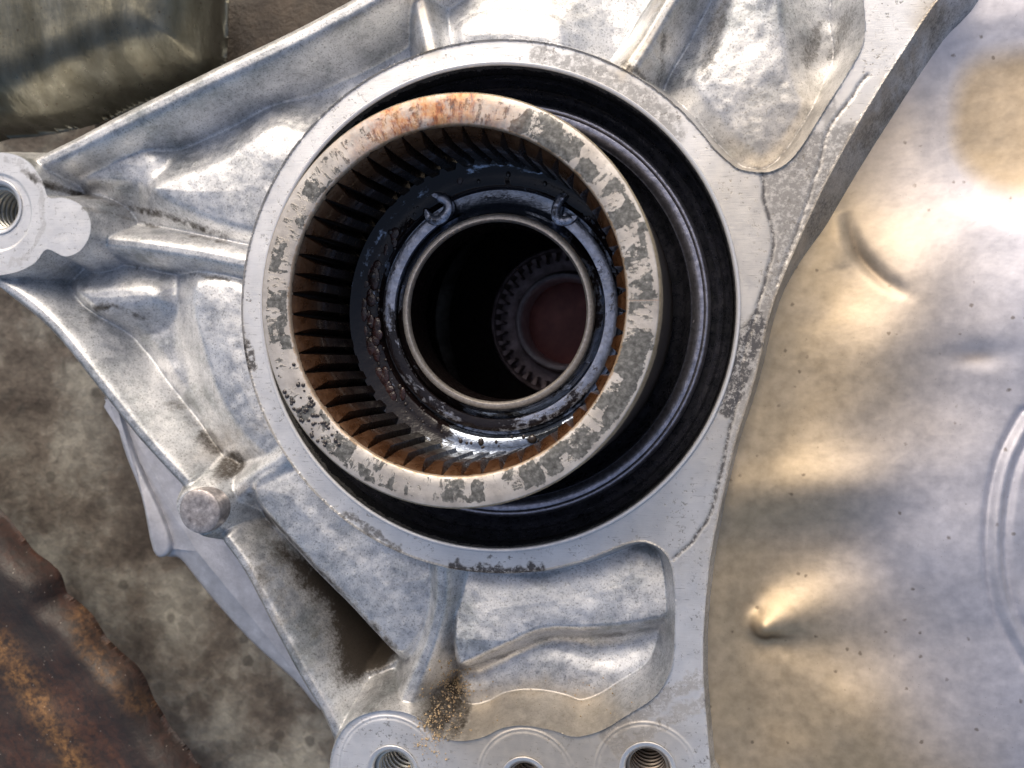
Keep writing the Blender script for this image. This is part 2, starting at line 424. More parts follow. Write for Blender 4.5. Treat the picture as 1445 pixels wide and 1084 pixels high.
# outline of the casting
outline = [(-120, 215), (22, 211), (74, 184), (148, 150), (221, 117), (295, 86), (369, 47), (443, 10), (520, -30), (580, -90), (1700, -90), (1700, 1250), (480, 1250), (472, 1110), (464, 1078),
           (443, 1020), (418, 976), (400, 934), (354, 842), (310, 768), (262, 730), (250, 690), (200, 628), (158, 574), (120, 530), (88, 494), (48, 450), (7, 407), (-120, 340)]
dO = sdf_poly(X, Y, pts(outline, -35), 300)
H = H - 5.5 * np.maximum(dO, 0)
H0 = H
# right of the flange the casting ends
xr_line = sdf_poly(X, Y, np.concatenate([pts(flange[11:29], 0), pts([(-500, 1300), (-500, -200)], 0)]), 3000)
# holes
H = np.where((xr_line > 0) & (dF > 0), np.minimum(H, pl), H)
keep = H > -215
lim = np.where(Y > at(1100, 300)[1], 1, 1)
keep &= (RR > RBI + 3.0) & (xr_line < 60)
for (h, rh, z) in holes: keep &= np.hypot(X - h[0], Y - h[1]) > rh + 2.5
H = np.maximum(H, -225)
# attributes
mach = np.clip(sstep(-dE, -1.0, 2.0) + sstep(-dB, -1, 2), 0, 1)
def spot(px, py, r, z=-50, e=1.0, ang=0, k=1.0):
    c = at(px, py, z); a = math.radians(ang)
    u = (X - c[0]) * math.cos(a) + (Y - c[1]) * math.sin(a); v = -(X - c[0]) * math.sin(a) + (Y - c[1]) * math.cos(a)
    d = np.hypot(u / e, v) + 7 * n_mid + 3 * n_sm
    return k * sstep(r - d, 0, r * .6)
dirt_shade = np.zeros_like(X)
def dirtline(line, z, w_, k=1.0):
    D = dline(X + 6 * n_mid, Y + 4 * n_sm, smooth(pts(line, z), False))
    return k * sstep(w_ - D, 0, w_) * np.clip(.6 + 1.1 * n_mid + .5 * n_sm, 0, 1)
dirt_shade = np.maximum(dirt_shade, dirtline([(66, 250), (100, 268), (150, 285), (230, 303), (320, 335)], -70, 9, 1.0))
dirt_shade = np.maximum(dirt_shade, dirtline([(150, 300), (240, 325), (330, 345)], -70, 6, .7))
dirt_shade = np.maximum(dirt_shade, dirtline([(330, 395), (220, 378), (130, 368)], -60, 5, .7))
dirt_shade = np.maximum(dirt_shade, dirtline([(110, 440), (160, 432), (195, 450)], -70, 8, .9))
dirt_shade = np.maximum(dirt_shade, dirtline([(235, 570), (290, 630), (330, 665)], -75, 12, .8))
dirt_shade = np.maximum(dirt_shade, spot(322, 655, 30, -70, k=.9))
dirt_shade = np.maximum(dirt_shade, spot(370, 735, 22, -60, k=.8))
dirt_shade = np.maximum(dirt_shade, dirtline([(352, 700), (420, 770), (500, 850), (560, 912)], -50, 13, .95))
dpk = sdf_poly(X + 5 * n_mid, Y + 5 * n_sm, smooth(pts([(388, 752), (450, 800), (510, 856), (562, 912), (548, 945), (508, 955), (486, 930), (462, 870), (425, 815)], -110)))
dirt_shade = np.maximum(dirt_shade, 1.25 * sstep(-dpk, -12, 22))
dirt_shade = np.maximum(dirt_shade, dirtline([(470, 880), (430, 830), (385, 770)], -120, 26, .65))
dirt_shade = np.maximum(dirt_shade, spot(635, 985, 38, -80, 1, k=.9))
dirt_shade = np.maximum(dirt_shade, dirtline([(640, 935), (700, 930), (765, 905), (830, 903), (940, 885)], -75, 10, .55))
dirt_shade = np.maximum(dirt_shade, spot(645, 1020, 20, -30, k=.8))
dirt_shade = np.maximum(dirt_shade, dirtline([(880, 92), (905, 110), (935, 130)], -30, 10, .8))
dirt_shade = np.maximum(dirt_shade, dirtline([(940, 60), (930, 110), (915, 130)], -60, 7, .6))
for q in ((1010, 40), (1000, 90), (1150, 60), (1185, 60)): dirt_shade = np.maximum(dirt_shade, spot(q[0], q[1], 14, -60, 3, 70, .45))
tan = np.zeros_like(X)
tan = np.maximum(tan, dirtline([(940, -10), (925, 40), (885, 100)], -12, 40, .9))
tan = np.maximum(tan, dirtline([(590, -20), (600, 30), (615, 80)], -35, 30, .8))
tan = np.maximum(tan, spot(780, 985, 175, -70, 1.5, 0, .9) * sstep(Y - at(0, 925, -70)[1] - 14 * n_mid, 30, -18))
tan = np.maximum(tan, dirtline([(330, 790), (400, 900), (460, 1000)], -30, 40, .45))
tan = np.maximum(tan, dirtline([(1330, -10), (1280, 95), (1225, 180), (1180, 250)], -50, 46, .95))
dirt_shade = np.maximum(dirt_shade, dirtline([(1350, -20), (1290, 95), (1235, 180), (1180, 255), (1140, 325)], -50, 34, .42))
tan = np.maximum(tan, spot(1075, 400, 210, 0, 2.0, 75, .6))  # warm reflection on the right flange, painted as tan
tan = np.maximum(tan, spot(960, 720, 110, 0, 1.5, 45, .3))
tan = np.maximum(tan, spot(900, 130, 60, 0, 2, -30, .25))
tan = np.maximum(tan, dirtline([(280, 640), (380, 600)], -50, 40, .3))
dark = np.zeros_like(X)
dark = np.maximum(dark, 1.1 * np.exp(-(ds / 3.0) ** 2)); dark = np.maximum(dark, .9 * np.exp(-(ds2 / 2.6) ** 2))
def darkline(line, w_, k, z=0):
    D = dline(X + 10 * n_mid, Y + 8 * n_sm, smooth(pts(line, z), False))
    return k * sstep(w_ - D, 0, w_ * .5)
dark = np.maximum(dark, darkline([(1068, 455), (1055, 490), (1042, 530), (1028, 575)], 19, 1.25))
dark = np.maximum(dark, .62 * sstep(-strip, 0, 6) * sstep(Y, at(1000, 1000)[1], at(1000, 400)[1]) * onF)
dark = np.maximum(dark, darkline([(640, 800), (700, 806), (760, 803)], 9, 1.2))
dark = np.maximum(dark, darkline([(345, 480), (352, 520)], 9, 1.2))
dark = np.maximum(dark, darkline([(486, 726), (560, 775)], 7, .8))
dark = np.maximum(dark, darkline([(760, 78), (830, 95), (900, 135), (960, 190)], 16, .55))
dark = np.maximum(dark, darkline([(1150, 140), (1175, 170), (1150, 220)], 13, .4))
dark = np.maximum(dark, darkline([(860, 1040), (900, 1010), (985, 960)], 16, .6))
dark = np.maximum(dark, darkline([(870, 1060), (940, 1020), (995, 990)], 12, .55))
dark = np.maximum(dark, darkline([(10, 375), (45, 355), (60, 300), (50, 250), (10, 222)], 6, .3, -12))
# pull grid points that lie next to a machined edge onto the edge itself, so that it is crisp
XS, YS = X.copy(), Y.copy()
for dd_, lev in ((dE, 0.0), (dB, -12.0)):
    gyy, gxx = np.gradient(dd_, STEP, STEP); gl = np.hypot(gxx, gyy) + 1e-6
    near = (np.abs(dd_) < STEP * .62) & (gl > .5) & (gl < 1.6)
    XS = np.where(near, X - dd_ * gxx / gl ** 2, XS); YS = np.where(near, Y - dd_ * gyy / gl ** 2, YS)
    H = np.where(near & (dd_ > 0), lev, H)
body = heightgrid('cast_body', XS, YS, H, keep, M_al, house, {'mach': mach, 'dirt_shade': dirt_shade, 'dark': np.clip(dark, 0, 1), 'tan': tan})
body.data.set_sharp_from_angle(angle=math.radians(52))
body.location = [-c * K for c in HP]
print('body verts', len(body.data.vertices))
def L(p): return (p[0] - HP[0], p[1] - HP[1], p[2] - HP[2])

# bore wall with its black oil stain
def bore_material():
    m, t, b = new_mat('bore_wall_metal'); g = G(t); P = g.coord()
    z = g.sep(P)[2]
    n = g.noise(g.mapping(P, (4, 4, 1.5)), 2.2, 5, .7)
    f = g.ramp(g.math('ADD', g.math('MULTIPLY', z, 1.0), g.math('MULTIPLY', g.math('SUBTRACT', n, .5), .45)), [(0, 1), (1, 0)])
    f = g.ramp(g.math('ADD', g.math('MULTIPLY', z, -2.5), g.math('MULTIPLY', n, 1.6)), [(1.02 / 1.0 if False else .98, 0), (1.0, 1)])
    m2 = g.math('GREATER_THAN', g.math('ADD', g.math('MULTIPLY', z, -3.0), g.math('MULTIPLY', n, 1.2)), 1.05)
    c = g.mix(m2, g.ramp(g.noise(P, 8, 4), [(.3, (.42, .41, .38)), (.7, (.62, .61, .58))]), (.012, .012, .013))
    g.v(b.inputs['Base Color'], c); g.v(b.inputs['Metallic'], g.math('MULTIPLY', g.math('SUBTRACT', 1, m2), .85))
    g.v(b.inputs['Roughness'], g.ramp(g.noise(P, 14, 4, .7), [(.3, .18), (.7, .5)]))
    g.l.new(g.bump(g.noise(g.mapping(P, (1, 1, 12)), 6, 4), .3, .02), b.inputs['Normal'])
    return m
M_bore = bore_material()
lathe('bore_rim', [(RBI + 6, -1.0), (RBI + 5, .35), (RBI + 2, .35), (RBI, -1.2)], M_mach, L((BC[0], BC[1], 0)), house, 360, 50)
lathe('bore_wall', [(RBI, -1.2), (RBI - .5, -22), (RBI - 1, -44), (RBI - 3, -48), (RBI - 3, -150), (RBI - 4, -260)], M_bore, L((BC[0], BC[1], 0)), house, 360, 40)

# tapped holes
def thread_material(name, crest, root):
    m, t, b = new_mat(name); g = G(t); P = g.coord(); UV = g.coord('UV')
    dp_ = g.attr('root'); n = g.noise(P, 12, 4, .7)
    g.v(b.inputs['Base Color'], g.mix(g.math('ADD', dp_, g.math('MULTIPLY', g.math('SUBTRACT', n, .5), .3), True), crest, root))
    b.inputs['Metallic'].default_value = .75; b.inputs['Roughness'].default_value = .34
    return m
M_thread = thread_material('bright_thread', (.85, .84, .78), (.03, .03, .025))
M_hole = simple('hole_bottom', (.02, .015, .012), .3, .2, var=(10, (.10, .05, .02)))
def tapped(c, r, z, pitch, parent, label=None, dirty=False, n=96):
    hole = lathe('tapped_hole', [(r + 5, z - 1.2), (r + 4.5, z + .35), (r + 1.0, z + .35), (r - 4, z - 4.5), (r - 4.2, z - 7)], M_mach, L((c[0], c[1], 0)), parent, n, 50)
    # helical thread: a saw profile whose height follows the angle
    prof = []; zz = z - 7; k = 0
    while zz > z - 150:
        prof.append(((r - 3, r - 9, r - 10, r - 9)[k % 4], zz)); zz -= pitch / 4; k += 1
    A_jig = lambda A, rr, z_: -(A / (2 * math.pi)) * pitch
    th = lathe('thread', prof, M_thread if not dirty else M_dirty_thread, (0, 0, 0), hole, n, 25, jig=A_jig)
    co_ = np.zeros(len(th.data.vertices) * 3); th.data.vertices.foreach_get('co', co_); co_ = co_.reshape(-1, 3) / K
    attr(th, 'root', np.clip((np.hypot(co_[:, 0], co_[:, 1]) - (r - 10)) / 6.5, 0, 1))
    fl = lathe('hole_floor', [(r, z - 152), (.01, z - 158)], M_hole, (0, 0, 0), hole, 32, 30)
    return hole
M_dirty_thread = thread_material('dirty_thread', (.50, .42, .34), (.03, .02, .014))
for i, ((h, rh, z)) in enumerate(holes):
    tapped(h, rh, z, 12 if i < 3 else 10.5, house, dirty=(i in (1, 2)))


# round raised pad at the meeting of the ribs
M_pad = simple('scuffed_pad', (.24, .22, .22), .42, .8, var=(11, (.80, .74, .72)), bump=(16, .3, .02))
pc = at(281, 722, -6)
lathe('round_pad', [(.01, -6.5), (20, -6), (30, -6.2), (33, -7.5), (34.5, -11), (35.0, -24), (36, -46)], M_pad, L((pc[0], pc[1], 0)), house, 96, 40)

# rear flange seen past the outer rib
def slab(name, poly, z, depth, mat, parent, loc0, bevel=4, dome=0, inner=None):
    """closed outline with a bevelled upper edge and real thickness"""
    P = smooth(pts(poly, z), True, 4)
    c = P.mean(0)
    n = len(P)
    nrm = []
    for i in range(n):
        e = P[(i + 1) % n] - P[i - 1]; nn = np.array([e[1], -e[0]]); nrm.append(nn / (np.linalg.norm(nn) + 1e-9))
    nrm = np.array(nrm)
    area = .5 * np.sum(P[:, 0] * np.roll(P[:, 1], -1) - np.roll(P[:, 0], -1) * P[:, 1])
    if area < 0: nrm = -nrm
    rings = []
    for off, dz in ((bevel * 1.0, -depth), (bevel * .9, -bevel * 1.6), (bevel * .6, -bevel * .7), (0, -bevel * .2), (-bevel, 0)):
        rings.append(np.c_[P + nrm * (off - bevel), np.full(n, z + dz)])
    V = np.concatenate(rings + [np.array([[c[0], c[1], z + dome]])])
    Fs = []
    for k in range(len(rings) - 1):
        for i in range(n):
            j = (i + 1) % n
            Fs.append((k * n + i, k * n + j, (k + 1) * n + j, (k + 1) * n + i))
    for i in range(n): Fs.append(((len(rings) - 1) * n + i, (len(rings) - 1) * n + (i + 1) % n, len(V) - 1))
    if area < 0: Fs = [f[::-1] for f in Fs]
    o = mesh(name, V, Fs, mat, parent, True, (0, 0, 0), None, 40)
    o.location = [-q * K for q in loc0]
    return o
M_rear = simple('pale_cast_skin', (.46, .46, .49), .5, .75, var=(4, (.70, .70, .74)), bump=(20, .3, .02))
slab('rear_flange', [(150, 560), (160, 590), (171, 633), (183, 668), (197, 702), (207, 745), (214, 780), (232, 789), (250, 792), (276, 824), (306, 860), (354, 912), (412, 964), (460, 1010), (520, 960), (420, 800), (300, 640)], -150, 60, M_rear, house, HP, 9, 8)
slab('flange_lip', [(158, 572), (172, 633), (197, 700), (214, 778), (232, 786), (240, 765), (222, 715), (196, 660), (170, 590)], -138, 14, M_rear, house, HP, 4, 2)

# ---------------------------------------------------------------- black seal in the bore
def oily_painted_sheen(name, steel, thr, scale, stretch=1.0, rough=.28, black=(.012, .010, .012), arc=None):
    """black oil with reflections painted in as bright steel-coloured patches; uv = (round, across)"""
    m, t, b = new_mat(name); g = G(t); UV = g.coord('UV'); P = g.coord()
    n = g.noise(g.mapping(UV, (stretch, 5.0, 1)), scale, 5, .65); n2 = g.noise(P, 12, 4, .7); n3 = g.noise(P, .8, 2)
    f = g.math('ADD', g.math('ADD', g.math('MULTIPLY', n, .6), g.math('MULTIPLY', n2, .2)), g.math('MULTIPLY', n3, .35))
    if arc:
        f = g.math('ADD', f, g.ramp(g.math('DIVIDE', g.sep(UV)[0], 2.5 * 2 * math.pi), arc))
        f = g.math('SUBTRACT', f, .1)
    mk = g.ramp(f, [(thr - .02, 0), (thr + .03, 1)])
    g.v(b.inputs['Base Color'], g.mix(mk, black, g.ramp(n2, [(.3, tuple(.5 * c for c in steel)), (.65, steel)])))
    g.v(b.inputs['Metallic'], g.math('MULTIPLY', mk, .95)); g.v(b.inputs['Roughness'], g.mix(mk, .10, rough))
    g.l.new(g.bump(g.math('ADD', g.noise(P, 5, 3), g.math('MULTIPLY', g.noise(P, 40, 3, .6), .15)), .35, .03), b.inputs['Normal'])
    return m
M_lip_sheen = oily_painted_sheen('painted_lip_sheen', (.60, .60, .70), .40, 1.0, 1.0, .32)
seal = lathe('oil_seal', [(338, -40), (336, -62), (330, -70), (326, -66), (321, -70), (318, -84), (311, -88), (307, -80), (300, -78), (293, -82), (290, -92), (285, -90), (281, -84), (277, -92), (272, -112), (262, -120), (250, -124), (238, -150)],
             M_seal, (BC[0], BC[1], 0), None, 360, 60)
lathe('lip_sheen_band', [(310, -84), (308, -76), (305, -73), (300, -74), (299, -76.5), (294, -76), (287, -79), (283, -84), (281, -86)], M_lip_sheen, (0, 0, 0), seal, 360, 60)  # added band; its colour paints a sky reflection along the seal lip
tag(seal, 'black oily rubber seal with concentric ridges inside the round bore', 'oil seal')

# ---------------------------------------------------------------- splined hub
TX, TY = -.05, .015
nrm = Vector((TX, TY, 1)).normalized()
q = Vector((0, 0, 1)).rotation_difference(nrm)
hub = empty('splined_hub', (-44, 107, 0), q.to_euler())
tag(hub, 'ring shaped steel hub with blotchy rusty face and internal splines', 'splined hub')
def hub_face_material():
    m, t, b = new_mat('corroded_hub_steel'); g = G(t); UV = g.coord('UV'); P = g.coord()
    s = g.sep(UV); px_, py_, pz_ = g.sep(P)
    # angle 0..1 round the hub
    ang = g.math('DIVIDE', s[0], 2.5 * 2 * math.pi)
    base = g.ramp(g.noise(P, 3, 5, .65), [(.3, (.38, .35, .325)), (.5, (.51, .475, .445)), (.7, (.64, .61, .58))])
    # squarish corrosion blocks, longer across the face than round it
    wv = g.mix(.10, UV, g.noise(P, 9, 4, .7), 'ADD')
    blk = g.voro(g.mapping(wv, (1.0, .6, 1)), 5.6, 'Color', 1, 'CHEBYCHEV')
    bs = g.sep(blk)
    dens = g.ramp(ang, [(0, .62), (.10, .60), (.17, .55), (.235, .28), (.33, .36), (.42, .42), (.50, .50), (.60, .50), (.68, .47), (.76, .40), (.84, .52), (.90, .60), (1, .62)])
    nn = g.noise(P, 13, 5, .75)
    f1 = g.math('SUBTRACT', dens, g.math('ADD', g.math('MULTIPLY', bs[0], .50), g.math('MULTIPLY', nn, .62)))
    # keep the blocks off the two edges of the face
    r = s[1]
    ed = g.math('MULTIPLY', g.ramp(r, [(.0, 0), (1, 1)]), 1)
    e1 = g.math('SUBTRACT', g.math('ABSOLUTE', g.math('SUBTRACT', r, 2.385)), .13)
    f1 = g.math('SUBTRACT', f1, g.math('MAXIMUM', g.math('MULTIPLY', e1, 4.0), -0.02))
    mask = g.ramp(g.math('ADD', f1, .5), [(.49, 0), (.515, 1)])
    fl_ = g.noise(g.mapping(UV, (3.4, 1.0, 1)), 4.2, 5, .75)
    fgate = g.ramp(g.noise(P, 1.6, 2), [(.35, .02), (.55, .11)])
    mk2 = g.math('MULTIPLY', g.ramp(g.math('ADD', fl_, fgate), [(.635, 0), (.68, 1)]), g.math('LESS_THAN', e1, .02))
    mask = g.math('MAXIMUM', mask, g.math('MULTIPLY', mk2, .9))
    dk = g.ramp(g.noise(P, 14, 4, .7), [(.3, (.05, .048, .045)), (.5, (.13, .13, .125)), (.72, (.30, .30, .29))])
    col = g.mix(mask, base, dk)
    # rust at the top of the ring
    ra = g.math('SUBTRACT', 1, g.math('MULTIPLY', g.math('ABSOLUTE', g.math('SUBTRACT', ang, .272)), 11), True)
    ra = g.math('MULTIPLY', ra, g.math('GREATER_THAN', pz_, 1.0))
    rn = g.noise(g.mapping(UV, (3, 1.2, 1)), 3.2, 6, .72)
    col = g.mix(g.math('MULTIPLY', g.math('MULTIPLY', ra, 1.5, True), g.ramp(g.noise(P, 4, 5, .7), [(.38, .25), (.58, .9)]), True), col, g.ramp(rn, [(.3, (.52, .30, .16)), (.46, (.56, .29, .13)), (.54, (.36, .11, .03)), (.62, (.12, .04, .025))]))
    # orange tinge on the inner lip
    lip = g.math('MULTIPLY', g.ramp(r, [(0, 0), (1, 0)]), 1)
    lipf = g.math('MULTIPLY', g.math('LESS_THAN', g.math('ADD', r, g.math('MULTIPLY', nn, .10)), 2.275), .6)
    col = g.mix(lipf, col, g.ramp(nn, [(.35, (.30, .17, .07)), (.6, (.55, .40, .26))]))
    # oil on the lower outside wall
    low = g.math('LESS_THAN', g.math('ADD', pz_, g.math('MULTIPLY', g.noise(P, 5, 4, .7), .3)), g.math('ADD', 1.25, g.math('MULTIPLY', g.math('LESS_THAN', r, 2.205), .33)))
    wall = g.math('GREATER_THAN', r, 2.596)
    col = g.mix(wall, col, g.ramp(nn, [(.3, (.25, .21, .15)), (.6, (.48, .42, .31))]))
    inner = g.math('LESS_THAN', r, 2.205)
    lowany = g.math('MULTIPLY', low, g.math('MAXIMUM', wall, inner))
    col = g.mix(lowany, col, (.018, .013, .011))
    g.v(b.inputs['Base Color'], col)
    g.v(b.inputs['Metallic'], g.math('SUBTRACT', .55, g.math('MULTIPLY', mask, .25)))
    g.v(b.inputs['Roughness'], g.mix(mask, .45, .36))
    g.l.new(g.bump(g.math('ADD', g.math('MULTIPLY', mask, -1.0), g.math('MULTIPLY', nn, .5)), .4, .018), b.inputs['Normal'])
    return m
M_hub = hub_face_material()
RO, RI = 261.5, 220.0
prof = [(RO - 4, 100 - 220)] + [(RO, z) for z in (-110, 0, 60, 110, 141)] + [(RO, 146.5), (RO - 2.5, 149.8)] + [(r, 150) for r in np.linspace(RO - 3, RI + 3, 4)] + [(RI + 1.5, 149), (RI, 146.5), (RI, 120), (RI, 60), (RI, -24)]
lathe('collar', prof, M_hub, (0, 0, 0), hub, 420, 38)
def tooth_material():
    m, t, b = new_mat('oily_rusty_tooth'); g = G(t); P = g.coord(); oi = g.n.new('ShaderNodeObjectInfo')
    rnd = oi.outputs['Random']
    pv = g.n.new('ShaderNodeVectorMath'); g.l.new(P, pv.inputs[0]); cb = g.n.new('ShaderNodeCombineXYZ'); g.v(cb.inputs[0], g.math('MULTIPLY', rnd, 37)); g.l.new(cb.outputs[0], pv.inputs[1]); pv.operation = 'ADD'
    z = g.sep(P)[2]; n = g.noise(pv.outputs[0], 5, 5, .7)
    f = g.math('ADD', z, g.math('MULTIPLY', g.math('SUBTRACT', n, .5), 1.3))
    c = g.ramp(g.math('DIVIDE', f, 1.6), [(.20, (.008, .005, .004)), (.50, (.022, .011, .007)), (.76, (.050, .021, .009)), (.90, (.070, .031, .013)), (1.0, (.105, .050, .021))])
    g.v(b.inputs['Base Color'], c); b.inputs['Metallic'].default_value = .25
    g.v(b.inputs['Roughness'], g.ramp(n, [(.35, .16), (.65, .55)]))
    b.inputs['Coat Weight'].default_value = .4; b.inputs['Coat Roughness'].default_value = .12
    g.l.new(g.bump(g.noise(pv.outputs[0], 9, 4, .7), .6, .03), b.inputs['Normal'])
    return m
M_tooth = tooth_material()
NT = 52
proto = None
for k in range(NT):
    if proto is None:
        Vt = []; R0 = RI + 1.0
        for (z, hgt, ws) in ((144.5, .6, 1.0), (138, 5.0, 1.0), (119, 14.5, 1.0), (60, 15.5, 1.0), (-20, 15.5, 1.0)):
            b0 = 12.7 * ws; b1 = b0 - (b0 - 6.0) * min(1, hgt / 15.0)
            for (u, rr) in ((-b0, R0), (-(b0 * .55 + b1 * .45), R0 - hgt * .55), (-b1, R0 - hgt), (b1, R0 - hgt), (b0 * .55 + b1 * .45, R0 - hgt * .55), (b0, R0)):
                Vt.append((rr, u, z))
        Ft = []
        for s_ in range(4):
            for j in range(5): Ft.append((s_ * 6 + j, s_ * 6 + j + 1, s_ * 6 + j + 7, s_ * 6 + j + 6))
        Ft.append(tuple(range(5, -1, -1)))
        proto = mesh('spline_tooth', Vt, Ft, M_tooth, hub, True, (0, 0, 0), None, 35)
        o = proto
    else:
        o = proto.copy(); link(o, hub)
    o.rotation_euler = (0, 0, 2 * math.pi * k / NT + random.uniform(-.004, .004))

# ---------------------------------------------------------------- inner tube, its oily floor and snap ring
tube = empty('drive_tube', (-26, 102, 0))
tag(tube, 'dark oily drive tube with a thin bright rim in the centre of the hub', 'shaft tube')
M_rim = simple('worn_rim_steel', (.55, .50, .46), .42, .8, var=(20, (.92, .88, .84)), bump=(60, .4, .01))
M_shelf = oily_painted_sheen('shelf_painted_sheen', (.42, .48, .58), .56, 1.2, 1.0, .22, (.010, .006, .006), [(0, .12), (.06, .06), (.12, .02), (.3, 0), (.5, .0), (.68, .0), (.71, .26), (.88, .24), (.97, .14), (1, .12)])  # blue-grey arcs are sky highlights put into the colour by angle
M_floor = oily_painted_sheen('floor_painted_sheen', (.34, .38, .46), .575, 1.0, 1.0, .24, (.010, .007, .007), [(0, .08), (.10, .10), (.17, .22), (.30, .24), (.42, .12), (.50, .06), (.55, .0), (.68, .0), (.71, .17), (.9, .15), (1, .08)])  # bright sectors paint the sky reflected in the black oil
fj = lambda A, r, z: 0.8 * np.sin(A * 3 + r * .1) + .5 * np.sin(A * 7 + r)
lathe('outer_shelf', [(222, -22), (214, -26), (204, -31), (196, -33), (186, -32), (181, -36), (178, -45)], M_shelf, (0, 0, 0), tube, 300, 50, jig=fj)
lathe('tube_floor', [(178, -45), (160, -47), (154, -44), (151, -36), (147, -34), (144, -27), (141, -25)], M_floor, (0, 0, 0), tube, 300, 50, jig=fj)
lathe('tube_rim', [(146, -40), (141, -27), (139.5, -19), (136.5, -16.5), (132, -16), (129.5, -18.5), (128.5, -24)], M_rim, (0, 0, 0), tube, 256, 35)
M_dark = black_oil('dark_tube_bore', (.006, .004, .004), (.012, .007, .007), .40, 5, .1)
lathe('tube_wall', [(128.5, -23), (128, -60), (130, -110), (190, -130), (200, -300), (200, -520)], M_dark, (0, 0, 0), tube, 200, 40)
# snap ring with two drilled ears
snap = empty('snap_ring', (-26, 102, -33))
tag(snap, 'oily snap ring with two drilled ears lying round the tube rim', 'snap ring')
M_snap = oily_painted_sheen('oily_snap_ring', (.55, .58, .68), .52, 1.0, 1.0, .3, (.012, .009, .010), [(0, .08), (.1, .10), (.3, .13), (.42, .15), (.52, .02), (.7, -.05 + .05), (.8, .06), (1, .1)])  # arc ramp paints the ring's highlights, strongest at the upper left
def ang_of(px, py, z=-30): p = at(px, py, z); return math.atan2(p[1] - 102, p[0] + 26), math.hypot(p[0] + 26, p[1] - 102)
a1, r1 = ang_of(610, 283); a2, r2 = ang_of(806, 288)
print('ears', math.degrees(a1), r1, math.degrees(a2), r2)
lathe('ring_band', [(154, 0), (155, 5), (167, 6.5), (172, 5), (173, 0)], M_snap, (0, 0, 0), snap, 220, 40, a0=a1, a1=a2 + 2 * math.pi)
for a_, s_ in ((a1, 1), (a2, -1)):
    # hooked ear: a ring broken open on its outer side, with a rounded tip
    V = []; Fs = []; n = 26; op = 0.75 if s_ > 0 else 1.15; tilt = .5 * s_
    th = [tilt + op + (2 * math.pi - 2 * op) * j / n for j in range(n + 1)]
    for j, t in enumerate(th):
        e_ = min(j, n - j) / 3.0; wv = 7.5 * (math.sqrt(min(1, e_ * .8 + .05)))
        rm = 18 + 1.5 * math.sin(3 * t + s_)
        for (dr_, z) in ((-wv, -6), (-wv, 5), (-wv * .6, 7.5), (wv * .7, 7.5), (wv, 5.5), (wv, -6)):
            V.append(((rm + dr_) * math.cos(t), (rm + dr_) * math.sin(t) * .92, z))
    for j in range(n):
        for i in range(5): Fs.append((j * 6 + i, j * 6 + i + 1, j * 6 + i + 7, j * 6 + i + 6))
    Fs += [(0, 1, 2, 3, 4, 5), tuple(n * 6 + i for i in (5, 4, 3, 2, 1, 0))]
    e = mesh('ear', V, Fs, M_snap, snap, True, (0, 0, 0), None, 45)
    e.location = (177 * math.cos(a_) * K, 177 * math.sin(a_) * K, 2 * K); e.rotation_euler = (0, 0, a_)

# deep splined sleeve at the far end of the tube
slv = empty('inner_sleeve', (30, 96, -380))
tag(slv, 'small dark splined sleeve deep down inside the tube', 'inner sleeve')
M_deep = simple('dull_deep_steel', (.10, .07, .07), .45, .4, var=(4, (.45, .36, .38)), bump=(12, .4, .03))
M_deep2 = simple('brown_core', (.20, .055, .05), .5, .0, var=(1.6, (.50, .17, .14)))
lathe('sleeve_face', [(135, 16), (133, 22), (131, 26), (127, 27), (125, 22), (124, -20), (112, -26), (95, -24), (92, -6), (90, 0)], M_deep, (0, 0, 0), slv, 160, 35)
lathe('sleeve_collar', [(90, 0), (88, 22), (85, 30), (80, 32), (77, 28), (76, 10), (76, -60)], simple('pale_collar', (.50, .44, .48), .4, .3, var=(5, (.85, .80, .84))), (0, 0, 0), slv, 160, 35)
lathe('dark_web', [(215, 8), (135, 10), (135, -10)], M_dark, (0, 0, 0), slv, 96, 35)
lathe('core', [(76, -50), (60, -47), (30, -46), (.01, -46)], M_deep2, (0, 0, 0), slv, 64, 60)
tp = None
for k in range(40):
    if tp is None:
        tp = mesh('sleeve_tooth', [(126, -5, 22), (112, -2, 16), (112, 2, 16), (126, 5, 22), (126, -5, -24), (112, -2, -24), (112, 2, -24), (126, 5, -24)],
                  [(0, 1, 2, 3), (0, 4, 5, 1), (1, 5, 6, 2), (2, 6, 7, 3)], M_deep, slv, False)
        o = tp
    else: o = tp.copy(); link(o, slv)
    o.rotation_euler = (0, 0, 2 * math.pi * k / 40)

